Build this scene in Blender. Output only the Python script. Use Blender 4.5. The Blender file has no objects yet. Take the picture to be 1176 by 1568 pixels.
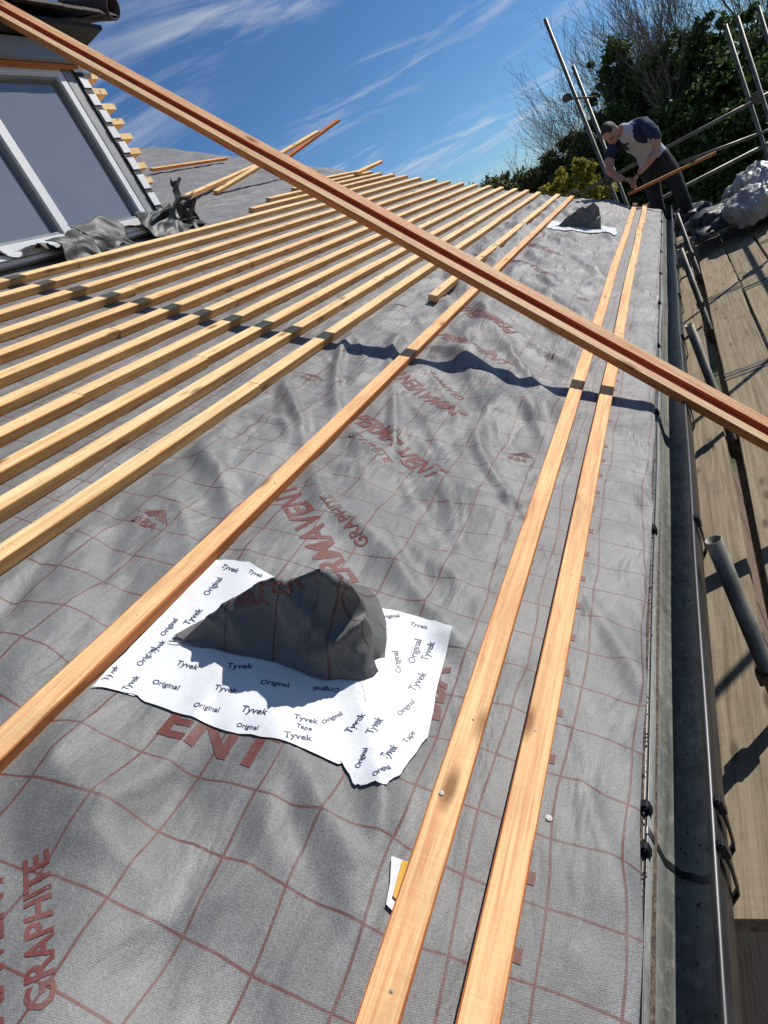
import bpy, bmesh, math, random
from mathutils import Vector, Matrix, noise
from mathutils.bvhtree import BVHTree
random.seed(7)
D=bpy.data; SC=bpy.context.scene
# ------------------------------------------------------------------ calibration
F=1050.0; CX,CY=588.0,784.0
ex=Vector((0.3327,-0.8129,-0.4780)).normalized()          # camera right in world
fw=Vector((0.8124,0.5045,-0.2923)); fw=(fw-ex*fw.dot(ex)).normalized()
dn=fw.cross(ex).normalized()
if dn.z>0: dn=-dn
h=0.86; TH=math.radians(35); cs,sn=math.cos(TH),math.sin(TH)
VE=0.243*h
def R(u,v,n=0.0): return Vector((u, v*cs-n*sn, v*sn+n*cs))
MR=Matrix(((1,0,0,0),(0,cs,-sn,0),(0,sn,cs,0),(0,0,0,1)))
MRi=MR.inverted()
CAM=R(0,VE,h)
def ray(px,py): return ex*(px-CX)+dn*(py-CY)+fw*F
def on_roof(px,py,n=0.0):
    d=MRi.to_3x3()@ray(px,py); t=(n-h)/d.z
    return d.x*t, VE+d.y*t
def at_ax(px,py,i,val):
    d=ray(px,py); t=(val-CAM[i])/d[i]; return CAM+d*t
def at_X(px,py,x): return at_ax(px,py,0,x)
def at_Y(px,py,y): return at_ax(px,py,1,y)
def at_Z(px,py,z): return at_ax(px,py,2,z)
GZ=-4.8; ZB=-0.50
# ------------------------------------------------------------------ node helpers
def mat(name,rough=0.7,metal=0.0):
    m=D.materials.new(name); m.use_nodes=True; nt=m.node_tree; b=nt.nodes['Principled BSDF']
    b.inputs['Roughness'].default_value=rough; b.inputs['Metallic'].default_value=metal
    return m,nt,b
def N(nt,t,**k):
    n=nt.nodes.new(t)
    for a,v in k.items(): setattr(n,a,v)
    return n
def L(nt,a,b): nt.links.new(a,b)
def ramp(nt,src,stops):
    r=N(nt,'ShaderNodeValToRGB'); e=r.color_ramp.elements
    while len(e)<len(stops): e.new(0.5)
    for i,(p,c) in enumerate(stops):
        e[i].position=p; e[i].color=(c[0],c[1],c[2],1) if hasattr(c,'__len__') else (c,c,c,1)
    L(nt,src,r.inputs[0]); return r.outputs[0]
def noi(nt,vec,scale,detail=4,rough=0.55,dist=0.0):
    n=N(nt,'ShaderNodeTexNoise'); n.inputs['Scale'].default_value=scale; n.inputs['Detail'].default_value=detail
    n.inputs['Roughness'].default_value=rough; n.inputs['Distortion'].default_value=dist
    if vec is not None: L(nt,vec,n.inputs['Vector'])
    return n.outputs['Fac']
def mapping(nt,vec,scale=(1,1,1),rot=(0,0,0),loc=(0,0,0)):
    m=N(nt,'ShaderNodeMapping'); m.inputs['Scale'].default_value=scale; m.inputs['Rotation'].default_value=rot
    m.inputs['Location'].default_value=loc; L(nt,vec,m.inputs['Vector']); return m.outputs[0]
def mix(nt,fac,a,b,mode='MIX'):
    m=N(nt,'ShaderNodeMix',data_type='RGBA',blend_type=mode)
    for s,i in ((fac,0),(a,6),(b,7)):
        if hasattr(s,'links'): L(nt,s,m.inputs[i])
        elif hasattr(s,'__len__'): m.inputs[i].default_value=(s[0],s[1],s[2],1)
        else: m.inputs[i].default_value=s
    return m.outputs[2]
def mth(nt,op,a,b=None,c=None,clamp=False):
    m=N(nt,'ShaderNodeMath',operation=op,use_clamp=clamp)
    for i,s in enumerate((a,b,c)):
        if s is None: continue
        if hasattr(s,'links'): L(nt,s,m.inputs[i])
        else: m.inputs[i].default_value=s
    return m.outputs[0]
def bump(nt,b,hsrc,strength=0.3,dist=0.01,prev=None):
    n=N(nt,'ShaderNodeBump'); n.inputs['Strength'].default_value=strength; n.inputs['Distance'].default_value=dist
    L(nt,hsrc,n.inputs['Height'])
    if prev: L(nt,prev,n.inputs['Normal'])
    L(nt,n.outputs[0],b.inputs['Normal']); return n.outputs[0]
def coord(nt,w='Object'): return N(nt,'ShaderNodeTexCoord').outputs[w]
def simple(name,c1,c2,scale=8,rough=0.7,metal=0,bs=0.2,bd=0.005,detail=6,stretch=(1,1,1)):
    m,nt,b=mat(name,rough,metal); v=mapping(nt,coord(nt),stretch)
    f=noi(nt,v,scale,detail,0.6); col=ramp(nt,f,[(0.3,c1),(0.7,c2)]); L(nt,col,b.inputs['Base Color'])
    bump(nt,b,f,bs,bd); return m
# ------------------------------------------------------------------ materials
def membrane_mat(name,dark=1.0):
    m,nt,b=mat(name,0.55)
    o=coord(nt)
    wn=N(nt,'ShaderNodeTexNoise'); wn.inputs['Scale'].default_value=2.6; wn.inputs['Detail'].default_value=2; L(nt,o,wn.inputs['Vector'])
    sub=N(nt,'ShaderNodeVectorMath',operation='SUBTRACT'); L(nt,wn.outputs['Color'],sub.inputs[0]); sub.inputs[1].default_value=(.5,.5,.5)
    sc=N(nt,'ShaderNodeVectorMath',operation='SCALE'); L(nt,sub.outputs[0],sc.inputs[0]); sc.inputs['Scale'].default_value=0.06
    ad=N(nt,'ShaderNodeVectorMath',operation='ADD'); L(nt,o,ad.inputs[0]); L(nt,sc.outputs[0],ad.inputs[1])
    sp=N(nt,'ShaderNodeSeparateXYZ'); L(nt,ad.outputs[0],sp.inputs[0])
    g=0.1
    def line(s,off):
        a=mth(nt,'ADD',s,off); a=mth(nt,'DIVIDE',a,g); a=mth(nt,'FRACT',a); a=mth(nt,'SUBTRACT',a,0.5); a=mth(nt,'ABSOLUTE',a)
        r=N(nt,'ShaderNodeMapRange'); L(nt,a,r.inputs[0])
        r.inputs[1].default_value=0.013; r.inputs[2].default_value=0.025; r.inputs[3].default_value=1; r.inputs[4].default_value=0
        return r.outputs[0]
    ln=mth(nt,'MAXIMUM',line(sp.outputs[0],10.02),line(sp.outputs[1],10.035))
    big=noi(nt,o,2.2,6,0.62,0.5); mid=noi(nt,o,13,8,0.75,0.3); fine=noi(nt,o,380,2,0.6); sheen=noi(nt,mapping(nt,o,(3,7,3),(0,0,.5)),1.0,6,.65,.6)
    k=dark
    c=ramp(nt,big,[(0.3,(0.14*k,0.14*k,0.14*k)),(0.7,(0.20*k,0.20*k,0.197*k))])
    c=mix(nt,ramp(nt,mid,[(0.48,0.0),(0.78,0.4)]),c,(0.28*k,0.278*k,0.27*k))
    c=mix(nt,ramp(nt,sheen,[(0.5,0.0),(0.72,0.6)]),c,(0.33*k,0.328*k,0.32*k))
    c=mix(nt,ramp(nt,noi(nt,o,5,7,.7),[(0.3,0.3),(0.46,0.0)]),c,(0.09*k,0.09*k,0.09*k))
    c=mix(nt,0.85,c,ramp(nt,fine,[(0.3,(0.34,0.34,0.34)),(0.7,(0.66,0.66,0.66))]),'OVERLAY')
    sp2=N(nt,'ShaderNodeSeparateXYZ'); L(nt,mapping(nt,o,(1,1,1),(0,0,.6)),sp2.inputs[0])
    w1=mth(nt,'SINE',mth(nt,'MULTIPLY',sp2.outputs[0],1700.0)); w2=mth(nt,'SINE',mth(nt,'MULTIPLY',sp2.outputs[1],1700.0))
    weave=mth(nt,'MULTIPLY',w1,w2)
    c=mix(nt,0.35,c,ramp(nt,mth(nt,'ADD',mth(nt,'MULTIPLY',weave,.5),.5),[(0,(0.35,0.35,0.35)),(1,(0.65,0.65,0.65))]),'OVERLAY')
    lf=mth(nt,'MULTIPLY',ln,mth(nt,'ADD',mth(nt,'MULTIPLY',mid,0.8),0.38),clamp=True)
    c=mix(nt,lf,c,(0.115*k+.01,0.034*k,0.028*k))
    L(nt,c,b.inputs['Base Color'])
    p=bump(nt,b,fine,0.35,0.0013); p=bump(nt,b,weave,0.15,0.0006,p); p=bump(nt,b,noi(nt,o,15,3,0.5),0.25,0.008,p); bump(nt,b,noi(nt,mapping(nt,o,(4,11,4),(0,0,.5)),1.0,3,.5,.5),.6,.025,p)
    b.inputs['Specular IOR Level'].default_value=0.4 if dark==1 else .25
    return m
M_mem=membrane_mat('roof_membrane_fabric'); M_mem_shade=membrane_mat('shade_darkened_membrane',0.66)  # second one is the hood's copy, colour darkened to deepen its shade
def ink(name,c):
    m,nt,b=mat(name,0.65); o=coord(nt); f=noi(nt,o,380,2,0.6); f2=noi(nt,o,9,4,.7)
    cc=ramp(nt,f,[(0.3,tuple(x*0.7 for x in c)),(0.6,c),(0.8,(0.22,0.15,0.14))])
    L(nt,mix(nt,ramp(nt,f2,[(.52,0.0),(.8,.5)]),cc,(0.2,.14,.13)),b.inputs['Base Color']); return m
M_ink=ink('printed_red_ink',(0.16,0.04,0.033)); M_navy=simple('printed_navy_ink',(0.01,0.02,0.07),(0.03,0.05,0.13),60,0.5)
M_ink2=ink('faded_red_ink',(0.17,0.06,0.05))
def wood(name,ca,cb,knot=(0.2,0.08,0.03),rough=0.72,gs=1.0,dk=.5):
    m,nt,b=mat(name,rough); o=coord(nt); oi=N(nt,'ShaderNodeObjectInfo')
    rv=N(nt,'ShaderNodeCombineXYZ'); r10=mth(nt,'MULTIPLY',oi.outputs['Random'],37.0); L(nt,r10,rv.inputs[0]); L(nt,r10,rv.inputs[1])
    ad=N(nt,'ShaderNodeVectorMath',operation='ADD'); L(nt,o,ad.inputs[0]); L(nt,rv.outputs[0],ad.inputs[1]); o=ad.outputs[0]
    gr=noi(nt,mapping(nt,o,(3*gs,90*gs,90*gs)),1.0,6,0.7,0.8); lg=noi(nt,mapping(nt,o,(1.3,6,6)),1.0,3,0.5)
    base=mix(nt,mth(nt,'ADD',mth(nt,'MULTIPLY',oi.outputs['Random'],0.6),mth(nt,'MULTIPLY',lg,0.6),clamp=True),ca,cb)
    c=mix(nt,0.95,base,ramp(nt,gr,[(0.25,(0.20,0.18,0.16)),(0.6,(0.60,0.60,0.60))]),'OVERLAY')
    vo=N(nt,'ShaderNodeTexVoronoi'); vo.inputs['Scale'].default_value=1.0; L(nt,mapping(nt,o,(4.0,14,14)),vo.inputs['Vector'])
    kn=ramp(nt,vo.outputs['Distance'],[(0.07,1.0),(0.19,0.0)])
    c=mix(nt,mth(nt,'MULTIPLY',kn,0.85),c,knot)
    dirt=noi(nt,mapping(nt,o,(5,14,14)),1.0,6,0.75); c=mix(nt,ramp(nt,dirt,[(0.5,0.0),(0.78,dk)]),c,tuple(x*0.45 for x in ca))
    saw=noi(nt,mapping(nt,o,(220,4,4)),1.0,2,0.5); c=mix(nt,.35,c,ramp(nt,saw,[(.3,(.4,.4,.4)),(.7,(.6,.6,.6))]),'OVERLAY')
    L(nt,c,b.inputs['Base Color']); bump(nt,b,gr,0.5,0.002); b.inputs['Specular IOR Level'].default_value=.25; return m
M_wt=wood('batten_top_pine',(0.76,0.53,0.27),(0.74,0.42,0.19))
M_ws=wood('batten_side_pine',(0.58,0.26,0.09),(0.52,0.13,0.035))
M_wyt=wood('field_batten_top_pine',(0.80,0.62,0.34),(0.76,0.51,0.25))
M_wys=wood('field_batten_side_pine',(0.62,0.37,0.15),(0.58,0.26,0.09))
M_red=wood('red_treated_pine',(0.55,0.12,0.035),(0.45,0.08,0.02))
M_orl=wood('orange_bundle_pine',(0.86,0.58,0.33),(0.84,0.47,0.24),(.3,.1,.04),.6,1.0,.2)
M_brd=wood('weathered_scaffold_board',(0.36,0.285,0.185),(0.26,0.215,0.15),(0.09,0.07,0.05),0.85,0.6,.8)
M_tape=simple('white_tape_film',(0.66,0.68,0.71),(0.80,0.81,0.82),7,0.35,0,0.7,0.006)
M_gin,nt,b=mat('dusty_gutter_inside',0.5)
o=coord(nt); f=noi(nt,mapping(nt,o,(1.5,14,14)),1.0,7,0.7,0.4); f2=noi(nt,o,40,6,0.75)
c=ramp(nt,f,[(0.3,(0.07,0.075,0.072)),(0.5,(0.17,0.18,0.165)),(0.7,(0.27,0.29,0.24))]); c=mix(nt,ramp(nt,f2,[(0.5,0.0),(0.75,0.7)]),c,(0.42,0.41,0.36))
c=mix(nt,ramp(nt,noi(nt,o,9,6,.7),[(.3,.8),(.47,0.0)]),c,(.03,.035,.028))
L(nt,c,b.inputs['Base Color']); bump(nt,b,f2,0.5,0.002)
M_gout=simple('black_gutter_plastic',(0.009,0.009,0.01),(0.026,0.026,0.028),14,0.38,0,0.15,0.001)
M_tube=simple('galvanised_scaffold_tube',(0.085,0.08,0.065),(0.24,0.23,0.19),12,0.5,0.4,0.3,0.002,8)
M_rust=simple('rusty_coupler_steel',(0.05,0.035,0.025),(0.16,0.13,0.10),30,0.6,0.5)
M_lead=simple('lead_flashing_sheet',(0.022,0.023,0.024),(0.07,0.072,0.075),5,0.55,0.1,0.4,0.02)
M_upvc=simple('white_window_frame_plastic',(0.66,0.67,0.68),(0.75,0.76,0.77),6,0.3)
M_greyf=simple('grey_fascia_trim',(0.2,0.21,0.22),(0.3,0.31,0.32),6,0.5)
M_tile=simple('dark_clay_roof_tile',(0.018,0.014,0.013),(0.055,0.04,0.035),14,0.75,0,0.5,0.01)
M_blk=simple('black_membrane_edge',(0.01,0.01,0.011),(0.03,0.03,0.03),20,0.7)
M_glass,nt,b=mat('window_glass',0.03); b.inputs['Base Color'].default_value=(0.17,0.18,0.215,1); b.inputs['Specular IOR Level'].default_value=0.7; b.inputs['Coat Weight'].default_value=0.4
M_bag=simple('white_grey_plastic_sack',(0.20,0.21,0.21),(0.48,0.48,0.46),5,0.4,0,0.6,0.03)
M_tarp=simple('dark_tarpaulin',(0.02,0.02,0.025),(0.07,0.07,0.08),5,0.5,0,0.6,0.03)
M_mort=simple('mortar_grit',(0.04,0.03,0.022),(0.22,0.16,0.12),60,0.9,0,0.9,0.01)
M_fas=simple('dark_fascia_board',(0.02,0.018,0.016),(0.05,0.045,0.04),10,0.6)
M_scr=simple('zinc_nail_head',(0.35,0.33,0.3),(0.6,0.58,0.55),10,0.4,0.3)
M_yel=simple('yellow_plastic',(0.6,0.33,0.02),(0.7,0.4,0.03),10,0.5)
M_brick,nt,b=mat('brown_brick_wall',0.85); br=N(nt,'ShaderNodeTexBrick'); L(nt,mapping(nt,coord(nt),(1,1,1),(math.pi/2,0,0)),br.inputs['Vector'])
br.inputs['Scale'].default_value=4.4; br.inputs['Color1'].default_value=(0.17,0.10,0.065,1); br.inputs['Color2'].default_value=(0.24,0.15,0.10,1); br.inputs['Mortar'].default_value=(0.25,0.22,0.18,1); L(nt,br.outputs['Color'],b.inputs['Base Color'])
M_gnd,nt,b=mat('ground_soil_and_grass',0.95); o=coord(nt); f=noi(nt,o,0.25,8,0.65); f2=noi(nt,o,6,8,0.7)
c=ramp(nt,f,[(0.45,(0.16,0.12,0.08)),(0.55,(0.05,0.085,0.025))]); c=mix(nt,ramp(nt,f2,[(0.45,0.0),(0.7,0.6)]),c,(0.25,0.2,0.15)); L(nt,c,b.inputs['Base Color']); bump(nt,b,f2,0.6,0.05)
def leafmat(name,a,b_,c_):
    m,nt,b=mat(name,0.6); g=N(nt,'ShaderNodeNewGeometry'); cl=noi(nt,coord(nt),0.9,3,0.5)
    f=mth(nt,'ADD',mth(nt,'MULTIPLY',g.outputs['Random Per Island'],0.55),mth(nt,'MULTIPLY',cl,0.55))
    cc=ramp(nt,f,[(0.25,a),(0.55,b_),(0.85,c_)]); L(nt,cc,b.inputs['Base Color'])
    tr=N(nt,'ShaderNodeBsdfTranslucent'); L(nt,cc,tr.inputs[0]); ms=N(nt,'ShaderNodeMixShader'); ms.inputs[0].default_value=.4
    out=nt.nodes['Material Output']; L(nt,b.outputs[0],ms.inputs[1]); L(nt,tr.outputs[0],ms.inputs[2]); L(nt,ms.outputs[0],out.inputs[0])
    return m
M_ever=leafmat('evergreen_leaves',(0.028,0.05,0.014),(0.07,0.115,0.026),(0.13,0.19,0.045))
M_yell=leafmat('spring_yellow_leaves',(0.12,0.12,0.015),(0.30,0.28,0.03),(0.48,0.40,0.05))
M_oliv=leafmat('olive_leaves',(0.05,0.055,0.018),(0.10,0.11,0.035),(0.17,0.16,0.05))
M_bark=simple('tree_bark',(0.05,0.04,0.03),(0.15,0.125,0.10),12,0.9)
M_twig=simple('bare_twig_bark',(0.13,0.10,0.07),(0.25,0.20,0.145),12,0.9)
M_skin=simple('skin',(0.42,0.23,0.16),(0.50,0.28,0.20),20,0.5,0,0.1,0.002)
M_hair=simple('dark_short_hair',(0.012,0.009,0.007),(0.035,0.025,0.02),90,0.7,0,0.8,0.004)
M_shirt=simple('pale_grey_tshirt_cloth',(0.42,0.45,0.52),(0.56,0.58,0.64),9,0.9,0,0.6,0.02)
M_nvy=simple('navy_sleeve_cloth',(0.012,0.02,0.06),(0.025,0.04,0.10),9,0.9,0,0.6,0.02)
M_trs=simple('dark_work_trousers',(0.012,0.012,0.014),(0.035,0.035,0.04),9,0.9,0,0.6,0.02)
M_boot=simple('brown_boot_leather',(0.05,0.03,0.015),(0.1,0.06,0.03),9,0.6)
# ------------------------------------------------------------------ object helpers
def empty(name,parent=None):
    e=D.objects.new(name,None); SC.collection.objects.link(e); e.parent=parent; return e
def obj(name,verts,faces,mats,parent=None,M=None,smooth=False,mi=None):
    me=D.meshes.new(name); me.from_pydata([tuple(v) for v in verts],[],faces)
    if not isinstance(mats,(list,tuple)): mats=[mats]
    for m in mats: me.materials.append(m)
    if mi: me.polygons.foreach_set('material_index',mi)
    if smooth: me.polygons.foreach_set('use_smooth',[True]*len(me.polygons))
    me.update(); ob=D.objects.new(name,me); SC.collection.objects.link(ob); ob.parent=parent
    if M is not None: ob.matrix_world=M
    return ob
def frame(p0,p1,up=Vector((0,0,1))):
    x=(p1-p0).normalized(); y=up.cross(x).normalized(); z=x.cross(y)
    M=Matrix((x,y,z)).transposed().to_4x4(); M.translation=p0; return M
def beam(name,p0,p1,w,t,mats,parent=None,up=Vector((0,0,1)),seg=None,wob=0.0015,ch=0.002):
    M=frame(p0,p1,up); Ln=(p1-p0).length; seg=seg or max(1,int(Ln/0.25)); vs=[];fs=[];mi=[]
    prof=[(-w/2+ch,0),(w/2-ch,0),(w/2,ch),(w/2,t-ch),(w/2-ch,t),(-w/2+ch,t),(-w/2,t-ch),(-w/2,ch)]; sd=random.random()*99
    for i in range(seg+1):
        x=Ln*i/seg; dy=noise.noise(Vector((x*0.8,sd,0)))*wob*4; dz=0 if i in(0,seg) else noise.noise(Vector((x*1.5,sd,7)))*wob
        for k,(y,z) in enumerate(prof):
            j=noise.noise(Vector((x*7,sd+k*3,2)))*min(.0012,ch*.6); vs.append((x,y+dy+j,z+dz+(j if k>2 else 0)))
    for i in range(seg):
        for j in range(8):
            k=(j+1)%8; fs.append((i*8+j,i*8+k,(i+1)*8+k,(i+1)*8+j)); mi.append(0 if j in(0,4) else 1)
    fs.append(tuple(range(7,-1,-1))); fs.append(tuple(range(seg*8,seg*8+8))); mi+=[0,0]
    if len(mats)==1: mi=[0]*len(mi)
    return obj(name,vs,fs,mats,parent,M,False,mi)
def tube(name,p0,p1,r,m,parent=None,seg=14):
    p0=Vector(p0);p1=Vector(p1); up=Vector((0,0,1)) if abs((p1-p0).normalized().z)<0.95 else Vector((1,0,0))
    M=frame(p0,p1,up); Ln=(p1-p0).length; vs=[];fs=[]
    for x,rr in ((0.15,r*0.86),(0,r*0.86),(0,r),(Ln,r),(Ln,r*0.86),(Ln-0.15,r*0.86)):
        for k in range(seg):
            a=2*math.pi*k/seg; vs.append((x,rr*math.cos(a),rr*math.sin(a)))
    for i in range(5):
        for k in range(seg):
            q=(k+1)%seg; fs.append((i*seg+k,i*seg+q,(i+1)*seg+q,(i+1)*seg+k))
    fs.append(tuple(range(5*seg,6*seg))); fs.append(tuple(range(seg-1,-1,-1)))
    return obj(name,vs,fs,m,parent,M,True)
def box(name,lo,hi,m,parent=None,M=None,bev=0.004):
    bm=bmesh.new(); bmesh.ops.create_cube(bm,size=1)
    for v in bm.verts: v.co=Vector([(lo[i]+hi[i])/2+v.co[i]*(hi[i]-lo[i]) for i in range(3)])
    if bev: bmesh.ops.bevel(bm,geom=bm.edges[:],offset=bev,segments=2,affect='EDGES')
    me=D.meshes.new(name); bm.to_mesh(me); bm.free(); me.materials.append(m)
    ob=D.objects.new(name,me); SC.collection.objects.link(ob); ob.parent=parent
    if M is not None: ob.matrix_world=M
    return ob
# ------------------------------------------------------------------ roof surface
BV=[-.05,.0646,.787,1.18,1.335,1.48,1.64,1.80,1.965,2.135,2.315,2.50,2.69,2.88,3.05,3.20,3.34,3.48]
BVm=[(b+.243)*h for b in BV]
UE=9.2*h; VT=5.9
def env(u,v):
    d=min(abs(v-b) for b in BVm); return min(1.0,max(0.0,(d-0.012)/0.07))
VENTS=[0.0,6.05*h]
def hgt(u,v):
    e=env(u,v)
    p=.86*u+.51*v; q=-.51*u+.86*v
    a=noise.noise(Vector((p*1.4,q*6.0,3.1)))*.027 + noise.noise(Vector((u*3.6,v*4.2,9.0)))*.012+noise.noise(Vector((p*3.0,q*15,5.1)))*.006
    a+=noise.noise(Vector((u*7.0,v*1.8,1.7)))*.010
    r=1-abs(noise.noise(Vector((p*1.1,q*4.0,21.0)))); a+=max(0,(r-0.86))*.16
    r=1-abs(noise.noise(Vector((u*3.0,v*1.8,31.0)))); a+=max(0,(r-0.9))*.10
    r=1-abs(noise.noise(Vector((p*1.6,q*7.0,51.0)))); a+=max(0,(r-0.9))*.07
    k=1.0
    if v>BVm[3]-0.05: k=0.35
    if v<BVm[1]: k=0.4
    for du in VENTS:
        dd=math.hypot(u-(1.0*h+du),v-(.48+.243)*h); k*=min(1,max(0.25,(dd-0.12)/0.25))
    return e*a*k
def ls(a,b,s): 
    n=max(1,round((b-a)/s)); return [a+(b-a)*i/n for i in range(n)]
us=ls(-1.0,0,.05)+ls(0,2.6,.0135)+ls(2.6,4.5,.025)+ls(4.5,UE,.05)+[UE]
vs_=ls(0,1.25,.0125)+ls(1.25,3.3,.03)+ls(3.3,VT,.09)+[VT]
house=empty('house')
V=[];Fc=[]
nv=len(vs_)
for u in us:
    for v in vs_:
        n=hgt(u,v)
        if v==0: n-=0.004
        vv=v+(0.005*noise.noise(Vector((u*3,0,0))) if v==0 else 0)
        V.append((u,vv,n))
for i in range(len(us)-1):
    for j in range(nv-1):
        Fc.append((i*nv+j,(i+1)*nv+j,(i+1)*nv+j+1,i*nv+j+1))
obj('roof_membrane',V,Fc,M_mem,house,MR,True)
bvm=BVHTree.FromPolygons([Vector(v) for v in V],Fc)
def prism(name,pts2,x0,x1,m):
    n=len(pts2); vs=[(x0,y,z) for y,z in pts2]+[(x1,y,z) for y,z in pts2]
    fs=[tuple(range(n)),tuple(range(2*n-1,n-1,-1))]+[(i,i+n,(i+1)%n+n,(i+1)%n) for i in range(n)]
    return obj(name,vs,fs,m,house)
ry,rz=VT*cs,VT*sn
prism('brick_walls',[(.22,GZ),(2*ry-.22,GZ),(2*ry-.22,.08),(ry,rz-.14),(.22,.06)],-1.0,UE-.25,M_brick)
prism('roof_deck',[(.03,-.03),(ry,rz-.05),(2*ry,-.05),(2*ry,-.12),(ry,rz-.15),(.03,-.10)],-1.0,UE-.012,M_fas)
prism('rear_roof_slope',[(ry,rz),(2*ry,-.0),(2*ry,-.02),(ry,rz-.02)],-1.0,UE,M_tile)
prism('fascia',[(.025,-.19),(.045,-.19),(.045,-.028),(.025,-.028)],-1.0,UE-.01,M_fas)
prism('mortar_line',[(-.004,-.05),(.024,-.05),(.024,-.016),(.006,-.016)],-1.0,UE-.02,M_mort)
# ------------------------------------------------------------------ battens
bats=empty('roof_battens')
random.seed(11)
up0=R(0,0,1)
def rb(u0,u1,v,n=0.001,field=False,v1=None,w=.045,t=.026,name='batten'):
    v1=v if v1 is None else v1
    if field: t=.030
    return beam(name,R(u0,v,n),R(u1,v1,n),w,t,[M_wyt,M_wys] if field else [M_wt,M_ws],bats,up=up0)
for i,v in enumerate(BVm):
    st=-1.0; field=i>=3
    if i==14: st=5.5*h
    if i==15: st=6.1*h
    if i==16: st=6.9*h
    if i==17: st=7.5*h
    cuts=[st]; 
    if i<14:
        x=st+random.uniform(2.2,4.4)
        if i in(0,1): x=3.1+i*1.3
        if i==2: x=4.4*h
        while x<UE-.6: cuts.append(x); x+=random.uniform(2.4,3.8)
    cuts.append(UE-random.uniform(-.03,.05))
    for a,b_ in zip(cuts[:-1],cuts[1:]): rb(a+.002,b_-.002,v+random.uniform(-.003,.003),field=field,v1=v+random.uniform(-.004,.004))
rb(3.72*h,UE-.02,(.955+.243)*h,field=True)
def lr(a,b_,field=False,n=.03):
    p=on_roof(*a);q=on_roof(*b_); rb(p[0],q[0],p[1],n=n,v1=q[1],field=field)
lr((233,268),(346,250)); lr((285,312),(392,262),True); lr((545,273),(583,254),True)
def rr(px,py,u):
    d=MRi.to_3x3()@ray(px,py); t=u/d.x; return R(u,VE+d.y*t,h+d.z*t)
beam('loose_batten',rr(330,297,6.1*h),rr(487,204,8.6*h),.045,.025,[M_wyt,M_wys],bats,up=up0)
beam('loose_batten',rr(440,243,8.0*h),rr(518,186,9.2*h),.045,.025,[M_ws,M_ws],bats,up=up0)
nv_,nf_=[],[]
def disc(c,r,z):
    b0=len(nv_)
    for k in range(8): a=k*math.pi/4; nv_.append((c[0]+r*math.cos(a),c[1]+r*math.sin(a),z))
    nv_.append((c[0],c[1],z+.0012))
    for k in range(8): nf_.append((b0+k,b0+(k+1)%8,b0+8))
for i,v in enumerate(BVm[:14]):
    u=.35
    while u<4: disc((u+random.uniform(-.05,.05),v+random.uniform(-.009,.009)),.0022,.0275 if i<3 else .0315); u+=.45
disc(on_roof(840,1255),.005,.004); disc(on_roof(672,1233),.004,.0285)
obj('nail_heads',nv_,nf_,M_scr,bats,MR)
# ------------------------------------------------------------------ draped prints
def surf(bvh,x,y):
    hit=bvh.ray_cast(Vector((x,y,.6)),Vector((0,0,-1)))
    return hit[0].z if hit[0] is not None else 0.0
def drape(name,polys2,m,off,parent,maxe=0.018,extra=0.0,bvh=None,ret=None):
    bvh=bvh or bvm
    bm=bmesh.new()
    for poly in polys2:
        vv=[bm.verts.new((p[0],p[1],0)) for p in poly]
        try: bm.faces.new(vv)
        except ValueError: pass
    bmesh.ops.triangulate(bm,faces=bm.faces[:])
    for _ in range(7):
        es=[e for e in bm.edges if e.calc_length()>(maxe if e.verts[0].co.x<2.8 else maxe*2.5)]
        if not es: break
        bmesh.ops.subdivide_edges(bm,edges=es,cuts=1); bmesh.ops.triangulate(bm,faces=bm.faces[:])
    for v in bm.verts:
        z=surf(bvh,v.co.x,v.co.y)
        v.co.z=z+off*(1 if v.co.x<2.8 else 2.5)+extra*noise.noise(Vector((v.co.x*22,v.co.y*22,4)))
    bm.normal_update()
    for f in bm.faces:
        if f.normal.z<0: f.normal_flip()
    me=D.meshes.new(name); bm.to_mesh(me); bm.free(); me.materials.append(m)
    me.polygons.foreach_set('use_smooth',[True]*len(me.polygons))
    ob=D.objects.new(name,me); SC.collection.objects.link(ob); ob.parent=parent; ob.matrix_world=MR
    if ret is not None:
        b0=len(ret[0]); ret[0].extend([v.co.copy() for v in me.vertices]); ret[1].extend([tuple(b0+i for i in p.vertices) for p in me.polygons])
    return ob
def text_tris(s,bold=0.0,res=2):
    cu=D.curves.new('t','FONT'); cu.body=s; cu.offset=bold; cu.resolution_u=res
    ob=D.objects.new('t',cu); SC.collection.objects.link(ob); bpy.context.view_layer.update()
    me=D.meshes.new_from_object(ob.evaluated_get(bpy.context.evaluated_depsgraph_get()))
    vs=[(v.co.x,v.co.y) for v in me.vertices]; fs=[tuple(p.vertices) for p in me.polygons]
    D.objects.remove(ob); D.curves.remove(cu); D.meshes.remove(me)
    x0=min(v[0] for v in vs); x1=max(v[0] for v in vs)
    return [((x-x0)/(x1-x0),y/(x1-x0)) for x,y in vs],fs
_tc={}
def place_text(s,a,b_,stretch=1.0,bold=0.0):
    key=(s,bold)
    if key not in _tc: _tc[key]=text_tris(s,bold)
    vs,fs=_tc[key]; a=Vector(a);b_=Vector(b_); d=b_-a; Ln=d.length; d.normalize(); up=Vector((-d.y,d.x))
    P=[a+d*(x*Ln)+up*(y*Ln*stretch) for x,y in vs]
    return [[P[i] for i in f] for f in fs]
def T(s,p0,p1,stretch=1.0,bold=0.01): return place_text(s,on_roof(*p0),on_roof(*p1),stretch,bold)
prints=[]
prints+=T('PERMAVENT',(562,908),(448,744),1.1,.025); prints+=T('GRAPHITE',(567,838),(505,770),.95)
prints+=T('PERMAVENT',(534,642),(660,738),1.15,.025); prints+=T('GRAPHITE',(530,672),(590,714),.95)
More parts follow.
